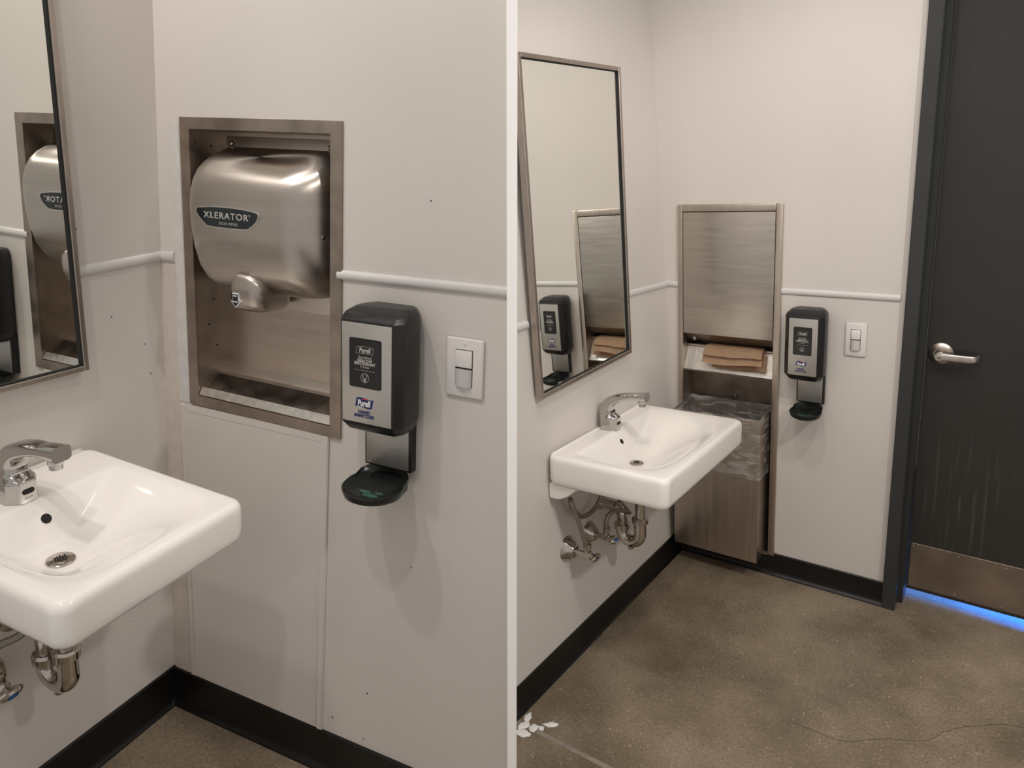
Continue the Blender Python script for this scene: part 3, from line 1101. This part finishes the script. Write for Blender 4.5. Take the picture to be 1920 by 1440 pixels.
prism(bm, [(dp, 0.060), (dp - 0.0125, 0.060), (0.004, 0.026), (0.002, Z0), (dp, Z0)], 'x', X0, X1)
obj('drip_ledge', bm, 'ledge_steel', t)
bm = bm_new()
prism(bm, [(-0.0035, Z0 + 0.0015), (-0.0055, Z0 + 0.003), (0.004, Z0 + 0.0185), (0.006, Z0 + 0.018)], 'x', X0 + 0.002, X1 - 0.001)
obj('drip_lip', bm, 'steel_bright', t, label='bright scratched lip along the bottom')
bm = bm_new()
box(bm, X0 + 0.030, X1, dp - 0.0028, dp, 0.232, Z1 - 0.008, 0.0008)
obj('mounting_plate', bm, 'steel_h', t)
for sx, sz, sy in ((0.151, 1.357, dp - 0.003), (0.412, 1.357, dp - 0.003)):
    bm = bm_new()
    lathe(bm, [(0.0048, 0.0), (0.0048, 0.001), (0.003, 0.0022), (0.0, 0.0023)], outY(sx + ox, sy, sz + oz), 12)
    sc = obj('screw', bm, 'chrome_dull', t)
    bm = bm_new()
    lathe(bm, [(0.0062, 0.0), (0.0062, 0.0006), (0.0, 0.0006)], outY(sx + ox, sy, sz + oz), 14)
    obj('screw_hole', bm, 'dark_gap', sc)
for yy, zz in ((0.045, 1.02), (0.03, 0.965), (0.05, 0.915), (0.052, 1.35), (0.01, 1.355)):
    bm = bm_new()
    lathe(bm, [(0.0022, 0.0), (0.0022, 0.0008), (0.0, 0.001)], Matrix.Translation((X0, yy, zz + oz)) @ Matrix.Rotation(R(90), 4, 'Y'), 10)
    obj('rivet', bm, 'dark_gap', t)

# hand dryer
t = thing('hand_dryer', 'brushed steel hand dryer with a black name badge, mounted in the wall recess', 'hand dryer', FL, (0.319, 0.0648, 1.067), Matrix.Rotation(R(0.9), 4, 'Y') @ Matrix.Diagonal((1.03, 1.12, 1.03, 1)))


def dryer_sec(z, hw_, front, r, back=0.0, n=7):
    """plan section: straight sides, big rounded front corners"""
    r = min(r, hw_ * 0.95, (back - front) * 0.98)
    pts = [(hw_ + 0.012, back)]
    for k in range(n + 1):
        a = R(90 * k / n)
        pts.append((hw_ - r + r * math.cos(a), front + r - r * math.sin(a)))
    for k in range(n + 1):
        a = R(90 * k / n)
        pts.append((-hw_ + r - r * math.sin(a), front + r - r * math.cos(a)))
    pts.append((-hw_ - 0.004, back))
    return [Vector((px, py, z)) for px, py in pts]


bm = bm_new()
DW = 0.012
secs = [(0.004, 0.112, -0.030, 0.030), (0.006, 0.130, -0.046, 0.040), (0.013, 0.145, -0.062, 0.052), (0.027, 0.153, -0.077, 0.058), (0.052, 0.158, -0.091, 0.062),
        (0.090, 0.160, -0.102, 0.064), (0.130, 0.160, -0.108, 0.064), (0.170, 0.160, -0.110, 0.064), (0.200, 0.159, -0.108, 0.064), (0.222, 0.158, -0.102, 0.063),
        (0.242, 0.156, -0.091, 0.060), (0.257, 0.153, -0.076, 0.056), (0.268, 0.148, -0.060, 0.050), (0.277, 0.141, -0.043, 0.038), (0.284, 0.133, -0.026, 0.024), (0.289, 0.124, -0.008, 0.0075)]
loft(bm, [dryer_sec(*s) for s in secs])
obj('cover', bm, 'dryer_steel', t, angle=60)
bm = bm_new()
rings = []
for z, hx_, fy, by in ((-0.025, 0.024, -0.074, -0.020), (-0.026, 0.032, -0.084, -0.012), (-0.020, 0.038, -0.092, -0.004), (0.0, 0.040, -0.0975, 0.0), (0.018, 0.039, -0.1005, 0.0), (0.034, 0.033, -0.1005, 0.0), (0.045, 0.023, -0.0965, 0.0), (0.050, 0.010, -0.090, 0.0)):
    cyy, hy = (fy + by) / 2, (by - fy) / 2
    rings.append([Vector((-0.004 + px, py, z)) for px, py in rrect(0, cyy, hx_, hy, min(hx_, hy) * 0.6, 6)])
loft(bm, rings)
obj('nozzle', bm, 'dryer_steel', t, angle=60)
# name badge: shallow bowl outline, tilted with the front
by_, bz = -0.1108, 0.153
bt = bpy.data.objects.new('name_badge', None)
badge_pts = [(-0.067, 0.0185), (-0.030, 0.0225), (0.020, 0.0225), (0.060, 0.018), (0.067, 0.012), (0.062, -0.002), (0.050, -0.013), (0.036, -0.0185), (-0.036, -0.0185), (-0.050, -0.013), (-0.064, 0.002), (-0.069, 0.012)]
bpy.data.objects.remove(bt)
sm = [(p.x, p.y) for p in catmull([(a, b_, 0) for a, b_ in badge_pts + badge_pts[:1]], 4)][:-1]
bm = bm_new()
prism(bm, [(a * 1.16 - 0.022, b_ * 0.98 + bz) for a, b_ in sm], 'y', by_ - 0.0006, by_ + 0.004)
rim = obj('badge_rim', bm, 'steel_bright', t)
bm = bm_new()
prism(bm, [(a * 1.11 - 0.022, b_ * 0.88 + bz) for a, b_ in sm], 'y', by_ - 0.0016, by_ + 0.003)
bd = obj('badge', bm, 'badge', rim)
text('lettering', "XLERATOR'", 0.0168, 'silver_print', rim, (-0.021, by_ - 0.0021, bz + 0.0045), bold=0.0002, space=1.15, sx=1.2)
text('lettering', 'EXCEL DRYER', 0.0066, 'grey_print', rim, (-0.018, by_ - 0.0021, bz - 0.0095), space=1.15)
# arrow sticker on the nozzle
bm = bm_new()
aw = [(-0.0075, 0.013), (0.0075, 0.013), (0.0075, -0.002), (0.0125, -0.002), (0.0, -0.0155), (-0.0125, -0.002), (-0.0075, -0.002)]
sx_, sz_, sy_ = -0.018, -0.003, -0.1000
prism(bm, [(a + sx_, b_ + sz_) for a, b_ in aw], 'y', sy_ - 0.0006, sy_ + 0.004)
stk = obj('arrow_sticker', bm, 'white_print', t, label='black arrow sticker edged in white')
bm = bm_new()
prism(bm, [(a * 0.86 + sx_, b_ * 0.86 + sz_) for a, b_ in aw], 'y', sy_ - 0.0011, sy_)
obj('arrow', bm, 'black_glossy', stk)
text('lettering', 'RUB', 0.0045, 'white_print', stk, (sx_, sy_ - 0.0014, sz_ + 0.0075))
text('lettering', 'HANDS', 0.0042, 'white_print', stk, (sx_, sy_ - 0.0014, sz_ - 0.004))
bm = bm_new()
lathe(bm, [(0.004, 0), (0.004, 0.002), (0.0025, 0.003), (0.0, 0.003)], T(0.158, -0.060, 0.13) @ Matrix.Rotation(R(90), 4, 'Y'), 12)
obj('cover_bolt', bm, 'chrome_dull', t)

sanitizer('black and silver wall dispenser between the dryer recess and the left-hand switch', FL, 0.648, 0.972, 0.105, 0.184, 0.068,
          -0.004, 0.096, -0.205, 0.008, 0.060, -0.216)
switch('white sensor switch plate at the middle of the photo, beside the larger dispenser', FL, 0.7986, 0.987, 0.076, 0.1115)

SL = sink_frame(LL, -0.3555, 0.756, (0.8, 1.9, 0.2))
sink('white ceramic wall sink cut off by the left edge, in front of the hand dryer', SL, 0.363, 0.419, 0.080, 0.116, (-0.045, -0.227), 0.012, (), -0.011)
faucet('chrome sensor faucet cut off by the left edge, on the nearer sink', SL, -0.018, -0.084)
trap('chrome trap pipe below the nearer sink at the lower left', SL, 0.0, -0.152, -0.075, -0.395, 0.062, 0.11, 0.0185)
valve('shutoff valve at the left edge under the nearer sink', SL, -0.068, -0.377, 0.088, 30)
hose('braided hose curving behind the trap under the nearer sink', SL, [(-0.068, -0.062, -0.335), (-0.075, -0.062, -0.305), (-0.072, -0.075, -0.278), (-0.050, -0.100, -0.262), (-0.032, -0.100, -0.250), (-0.030, -0.080, -0.22), (-0.030, -0.070, -0.16), (-0.030, -0.066, -0.085)])

# ---------------------------------------------------------------- RIGHT ROOM fittings
mirror('tall steel-framed mirror above the full sink, reflecting the towel cabinet', WR, -0.9469, -0.3839, 0.917, 1.866, 0.022, 0.0125, -1.6, 1.6, 0.35, -0.003)

def zc(z):
    P_ = ((0.0, -0.018), (0.104, 0.086), (0.46, 0.427), (0.69, 0.650), (0.8225, 0.780), (0.9685, 0.925), (1.449, 1.411), (2.0, 1.96))
    for (a, b_), (c, d_) in zip(P_, P_[1:]):
        if z <= c:
            return b_ + (z - a) * (d_ - b_) / (c - a)


def xc(x):
    return (x - 0.0385) * 1.0173 - 0.004


# recessed towel cabinet
t = thing('towel_cabinet', 'recessed stainless steel paper towel cabinet left of the smaller dispenser', 'towel dispenser', FR, (xc(0.2265), 0, 0.083))
ox, oz = -xc(0.2265), -0.083
bm = bm_new()
for a in ((0.0385, 0.0590, 0.098, 1.449), (0.3915, 0.4150, 0.098, 1.449), (0.0590, 0.3915, 1.423, 1.449), (0.0590, 0.3915, 0.098, 0.104)):
    box(bm, xc(a[0]) + ox, xc(a[1]) + ox, -0.010, 0.0, zc(a[2]) + oz, zc(a[3]) + oz, 0.0035 if a[3] - a[2] > 0.01 else 0.0, 2)
obj('frame', bm, 'steel_v', t)
bm = bm_new()
box(bm, xc(0.0605) + ox, xc(0.3900) + ox, -0.0085, 0.004, zc(0.9685) + oz, zc(1.4205) + oz, 0.0012)
dr = obj('door', bm, 'steel_h', t)
bm = bm_new()
box(bm, xc(0.0590) + ox, xc(0.3915) + ox, 0.003, 0.006, zc(0.9660) + oz, zc(1.4230) + oz)
obj('door_gap', bm, 'dark_gap', t)
bm = bm_new()
prism(bm, [(0.004, zc(0.9685) + oz), (0.006, zc(0.9700) + oz), (0.062, zc(0.920) + oz), (0.060, zc(0.918) + oz)], 'x', xc(0.0600) + ox, xc(0.3905) + ox)
obj('door_return', bm, 'steel_worn', t)
bm = bm_new()
lathe(bm, [(0.0075, 0.0), (0.0075, 0.006), (0.0055, 0.009), (0.0, 0.0092)], outY(xc(0.092) + ox, 0.030, zc(0.940) + oz) @ Matrix.Rotation(R(-20), 4, 'X'), 16)
obj('lock', bm, 'chrome', t)
bm = bm_new()
box(bm, xc(0.056) + ox, xc(0.394) + ox, 0.098, 0.100, zc(0.10) + oz, zc(1.42) + oz)
obj('back_panel', bm, 'steel_worn', t)
for xa in (0.0565, 0.3925):
    bm = bm_new()
    box(bm, xc(xa) + ox, xc(xa) + 0.0015 + ox, 0.0, 0.099, zc(0.10) + oz, zc(1.42) + oz)
    obj('side_panel', bm, 'steel_worn', t)
bm = bm_new()
box(bm, xc(0.058) + ox, xc(0.392) + ox, 0.0, 0.099, zc(0.10) + oz, zc(0.102) + oz)
obj('bottom_panel', bm, 'steel_worn', t)
bm = bm_new()
prism(bm, [(0.048, zc(0.910) + oz), (0.0, zc(0.8225) + oz), (0.002, zc(0.8195) + oz), (0.051, zc(0.908) + oz)], 'x', xc(0.0585) + ox, xc(0.3915) + ox)
tt_ = obj('towel_tray', bm, 'steel_bright', t, label='bright sloping steel tray under the towels')
bm = bm_new()
prism(bm, [(0.0022, zc(0.8165) + oz), (0.0735, zc(0.803) + oz), (0.0735, zc(0.8065) + oz), (0.002, zc(0.8200) + oz)], 'x', xc(0.0585) + ox, xc(0.3915) + ox)
obj('tray_return', bm, 'steel_worn', t)
for xa, xb in ((0.0585, 0.094),):
    bm = bm_new()
    prism(bm, [(0.0455, zc(0.9090) + oz), (-0.001, zc(0.8245) + oz), (0.001, zc(0.823) + oz), (0.0475, zc(0.9075) + oz)], 'x', xc(xa) + ox, xc(xb) + ox)
    obj('tray_tab', bm, 'panel_silver', t)
bm = bm_new()
tube(bm, [(xc(0.0585) + ox, 0.044, zc(0.910) + oz), (xc(0.3915) + ox, 0.044, zc(0.910) + oz)], 0.0050, 12, 0)
obj('retaining_rod', bm, 'steel_v', t)
bm = bm_new()
box(bm, xc(0.218) + ox, xc(0.232) + ox, 0.085, 0.099, zc(0.690) + oz, zc(0.706) + oz, 0.004)
lathe(bm, [(0.008, 0.0), (0.008, 0.012), (0.005, 0.016), (0.0, 0.016)], outY(xc(0.225) + ox, 0.088, zc(0.705) + oz), 14)
obj('bin_catch', bm, 'chrome', t)


# two folded paper towels hanging from the slot
def towel(label, x0, x1, prof, sag, group='paper towels hanging from the cabinet slot'):
    bm = bm_new()
    n = 16
    rings = []
    for i in range(n + 1):
        u = i / n
        xx = xc(x0 + (x1 - x0) * u)
        rings.append([Vector((xx + (0.012 * (q / len(prof)) * (u - 0.4)), py + 0.003 * noise.noise((u * 5, q, 1)), zc(pz) - sag * math.sin(u * math.pi * 1.6) * q / len(prof))) for q, (py, pz) in enumerate(prof)])
    vr = [[bm.verts.new(p) for p in r] for r in rings]
    for a, b_ in zip(vr, vr[1:]):
        for k in range(len(prof) - 1):
            bm.faces.new((a[k], a[k + 1], b_[k + 1], b_[k]))
    bmesh.ops.solidify(bm, geom=list(bm.faces), thickness=0.0008)
    base = T(0.25, 0, 0.87)
    for v in bm.verts:
        v.co = base.inverted() @ v.co
    return tag(obj('paper_towel', bm, 'paper', frame=FR @ base), label, 'paper towel', group)


towel('upper folded brown paper towel sticking out of the cabinet slot', 0.142, 0.352, [(0.046, 0.922), (0.020, 0.922), (0.000, 0.914), (-0.012, 0.903), (-0.020, 0.894), (-0.010, 0.890), (-0.012, 0.884), (-0.026, 0.866)], 0.006)
towel('lower brown paper towel half hidden under the upper one', 0.176, 0.362, [(0.034, 0.898), (0.014, 0.874), (0.000, 0.858), (-0.008, 0.846)], 0.003)

# waste bin and its liner
t = thing('waste_bin', 'stainless steel waste bin standing in the bottom of the towel cabinet', 'trash bin', FR, (xc(0.2205), 0, 0.088))
ox, oz = -xc(0.2205), -0.088
BX0, BX1, BY0, BY1, BZ0, BZ1 = xc(0.0615), xc(0.3800), -0.105, 0.076, 0.088, 0.650
bm = bm_new()
box(bm, BX0 + ox, BX1 + ox, BY0, BY0 + 0.002, BZ0 + oz, BZ1 + oz)
obj('front_panel', bm, 'steel_v', t)
for xa in (BX0, BX1 - 0.002):
    bm = bm_new()
    box(bm, xa + ox, xa + 0.002 + ox, BY0 + 0.002, BY1, BZ0 + oz, BZ1 + oz)
    obj('side_panel', bm, 'steel', t)
bm = bm_new()
box(bm, BX0 + 0.002 + ox, BX1 - 0.002 + ox, BY1 - 0.002, BY1, BZ0 + oz, BZ1 + oz)
obj('back_panel', bm, 'steel_v', t)
bm = bm_new()
box(bm, BX0 + 0.002 + ox, BX1 - 0.002 + ox, BY0 + 0.002, BY1 - 0.002, BZ0 + oz, BZ0 + 0.003 + oz)
obj('bottom_panel', bm, 'steel_worn', t)

rim = rrect((BX0 + BX1) / 2, (BY0 + BY1) / 2, (BX1 - BX0) / 2, (BY1 - BY0) / 2, 0.006, 3)
dense = []
for i, p in enumerate(rim):
    q = rim[(i + 1) % len(rim)]
    L_ = math.hypot(q[0] - p[0], q[1] - p[1])
    k = max(1, int(L_ / 0.008))
    for j in range(k):
        dense.append((p[0] + (q[0] - p[0]) * j / k, p[1] + (q[1] - p[1]) * j / k))
mx, my = (BX0 + BX1) / 2, (BY0 + BY1) / 2
rings = []
for e, z0_ in ((-0.030, 0.50), (-0.022, 0.56), (-0.014, 0.62), (-0.007, 0.665), (-0.002, 0.690), (0.0005, 0.6945), (0.003, 0.690), (0.004, 0.66), (0.006, 0.62), (0.005, 0.585), (0.008, 0.560), (0.006, 0.535), (0.009, 0.515), (0.006, 0.497), (0.008, 0.480), (0.006, 0.466), (0.007, 0.455)):
    ring = []
    z = zc(z0_)
    for x, y in dense:
        s = 1 + e / 0.10
        wob = noise.noise((x * 26, y * 26, z * 40))
        wob2 = noise.noise((x * 9, y * 9, z * 22 + 5))
        amp = 0.0 if z > 0.645 else (0.0035 if e > 0 else 0.008)
        ee = e + amp * wob + (0.0 if z > 0.64 else 0.003 * wob2)
        ee = max(ee, 0.002) if e > 0.002 else ee
        lim = 0.004
        dx = ee if e < 0 else min(ee, 0.0085)
        xx = x + (dx if x > mx else -dx) * (1 if abs(abs(x - mx) - (BX1 - BX0) / 2) < 0.007 else 0)
        yy = y + (dx if y > my else -dx) * (1 if abs(abs(y - my) - (BY1 - BY0) / 2) < 0.007 else 0)
        zz = z + (0.012 * wob2 if z < 0.62 else 0.0)
        ring.append(Vector((xx - mx, yy, zz - 0.42)))
    rings.append(ring)
bm = bm_new()
loft(bm, rings, True, False, False)
tag(obj('bin_liner', bm, 'bag', frame=FR @ T(mx, 0, 0.42), angle=180), 'clear plastic liner folded over the rim of the steel waste bin', 'trash bag')

sanitizer('black and silver wall dispenser right of the towel cabinet', FR, 0.4775, 0.9345, 0.0925, 0.198, 0.064,
          0.011, 0.082, -0.2175, 0.013, 0.052, -0.232)
switch('white sensor switch plate between the smaller dispenser and the dark door', FR, 0.6239, 0.956, 0.0663, 0.1165)

SR = sink_frame(LR, -0.596, 0.709, (-1.6, 2.6, 1.4))
sink('white ceramic wall sink shown whole, in front of the towel cabinet', SR, 0.642, 0.382, 0.090, 0.062, (-0.070, -0.172), 0.016, (-0.30, 0.20), -0.016)
faucet('chrome sensor faucet on the sink shown whole', SR, 0.004, -0.037, 0.0, 1.06)
trap('chrome trap pipe below the sink shown whole', SR, -0.004, -0.154, -0.085, -0.378, 0.066, 0.11, 0.0205)
valve('nearer shutoff valve under the sink shown whole', SR, -0.226, -0.338, 0.110, 35)
valve('farther shutoff valve beside the trap under the sink shown whole', SR, -0.093, -0.338, 0.104, -20)
hose('nearer braided hose looping up from the left valve under the sink shown whole', SR, [(-0.232, -0.086, -0.315), (-0.240, -0.075, -0.27), (-0.252, -0.058, -0.20), (-0.258, -0.048, -0.165), (-0.246, -0.036, -0.158), (-0.225, -0.030, -0.20), (-0.17, -0.035, -0.245), (-0.10, -0.045, -0.235), (-0.05, -0.050, -0.17), (-0.02, -0.045, -0.10)])
hose('shorter braided hose bending from the right valve towards the trap', SR, [(-0.097, -0.080, -0.318), (-0.098, -0.080, -0.280), (-0.085, -0.085, -0.258), (-0.05, -0.098, -0.255), (-0.005, -0.112, -0.275), (0.018, -0.10, -0.285), (0.030, -0.06, -0.25), (0.02, -0.045, -0.10)])

# door
DROT = Matrix.Rotation(R(0.55), 4, 'Y')
t = thing('door_1', 'dark grey painted door in a dark steel frame at the right', 'door', FR, (0.7535, 0, 0.0), DROT)
t['kind'] = 'structure'
bm = bm_new()
zt = 2.14
plan = [(0.0, -0.020), (0.0405, -0.020), (0.0405, 0.045), (0.056, 0.045), (0.056, 0.140), (0.0, 0.140)]
prism(bm, plan, 'z', -0.005, zt)
prism(bm, [(1.035 - a, b_) for a, b_ in plan], 'z', -0.005, zt)
box(bm, 0.0405, 0.9945, -0.020, 0.140, zt - 0.045, zt)
bmesh.ops.bevel(bm, geom=[e for e in bm.edges if e.calc_length() > 1.5], offset=0.0018, segments=2, affect='EDGES')
obj('door_frame', bm, 'frame_paint', t)
bm = bm_new()
box(bm, 0.059, 0.977, 0.090, 0.132, 0.038, zt - 0.05, 0.001, 1)
lf = obj('door_leaf', bm, 'door_paint', t)
bm = bm_new()
box(bm, 0.064, 0.950, 0.0882, 0.090, 0.050, 0.2190, 0.0006, 1)
kp = obj('kick_plate', bm, 'kick', t, label='scuffed steel kick plate')
for i in range(7):
    for zz in (0.0625, 0.2060):
        bm = bm_new()
        lathe(bm, [(0.0032, 0.0), (0.0030, 0.0010), (0.0016, 0.0018), (0.0, 0.0019)], outY(0.0715 + i * 0.1345, 0.0882, zz), 10)
        obj('screw', bm, 'chrome_dull', kp)
bm = bm_new()
hx_, hz_ = 0.1000, 0.9130
lathe(bm, [(0.0365, 0.0), (0.0365, 0.003), (0.033, 0.007), (0.020, 0.011), (0.0195, 0.0145), (0.0165, 0.0145), (0.0155, 0.020), (0.012, 0.036)], outY(hx_, 0.090, hz_), 36)
rs = obj('handle_rose', bm, 'steel', t)
bm = bm_new()
path = catmull([(hx_, 0.047, hz_), (hx_ + 0.03, 0.045, hz_), (hx_ + 0.075, 0.047, hz_ - 0.001), (hx_ + 0.092, 0.050, hz_ - 0.001), (hx_ + 0.101, 0.062, hz_ - 0.001), (hx_ + 0.106, 0.080, hz_)], 6)
rings = []
for i, p in enumerate(path):
    u = i / (len(path) - 1)
    tt2 = (path[min(i + 1, len(path) - 1)] - path[max(i - 1, 0)]).normalized()
    nn = tt2.cross(Vector((0, 0, 1))).normalized()
    hh = 0.0125 - 0.003 * u
    th = 0.0085 - 0.0050 * u
    rings.append([p + Vector((0, 0, 1)) * a * hh + nn * b_ * th for a, b_ in rrect(0, 0, 1, 1, 0.6, 3)])
loft(bm, rings)
obj('lever', bm, 'steel_bright', rs)
bm = bm_new()
lathe(bm, [(0.0150, 0.0), (0.0150, 0.008), (0.0125, 0.011), (0.0, 0.0112)], outY(hx_, 0.050, hz_), 24)
hub = obj('lever_hub', bm, 'steel_bright', rs)
bm = bm_new()
lathe(bm, [(0.0068, 0.0), (0.0068, 0.0016), (0.0055, 0.0022), (0.0, 0.0022)], outY(hx_, 0.0390, hz_), 18)
obj('privacy_button', bm, 'chrome_dull', rs)

# soap foam blobs on the floor by the joint
FOAM = ('white foam blob nearest the black baseboard on the concrete floor', 'slender white foam blob lying alone, farthest right on the concrete floor',
        'upper left white foam blob of the clump on the floor joint', 'white foam blob in the middle of the clump on the floor joint',
        'smallest white foam blob at the right end of the clump', 'largest white foam blob, lowest in the clump on the floor joint')
for i, (bx, by, rx, ry, rot) in enumerate(((0.012, -1.112, 0.011, 0.017, 15), (0.083, -1.098, 0.009, 0.020, -55), (0.020, -1.143, 0.013, 0.019, -20), (0.048, -1.136, 0.013, 0.015, 10), (0.066, -1.126, 0.010, 0.008, -30), (0.033, -1.168, 0.022, 0.014, 12))):
    bm = bm_new()
    rings = []
    for s, h in ((1.0, 0.0), (1.02, 0.0012), (0.9, 0.003), (0.55, 0.004), (0.15, 0.0042)):
        ring = []
        for k in range(18):
            a = 2 * math.pi * k / 18
            q = 1 + 0.45 * noise.noise((math.cos(a) * 1.9 + i * 7, math.sin(a) * 1.4, i))
            ring.append(Matrix.Rotation(R(rot), 3, 'Z') @ Vector((rx * s * q * math.cos(a), ry * s * q * math.sin(a), h)))
        rings.append(ring)
    loft(bm, rings)
    tag(obj('soap_blob', bm, 'soap', frame=ZR @ T(bx + 0.004, by - 0.024, 0.0004), angle=80), FOAM[i], 'soap foam', 'white foam blobs on the floor')
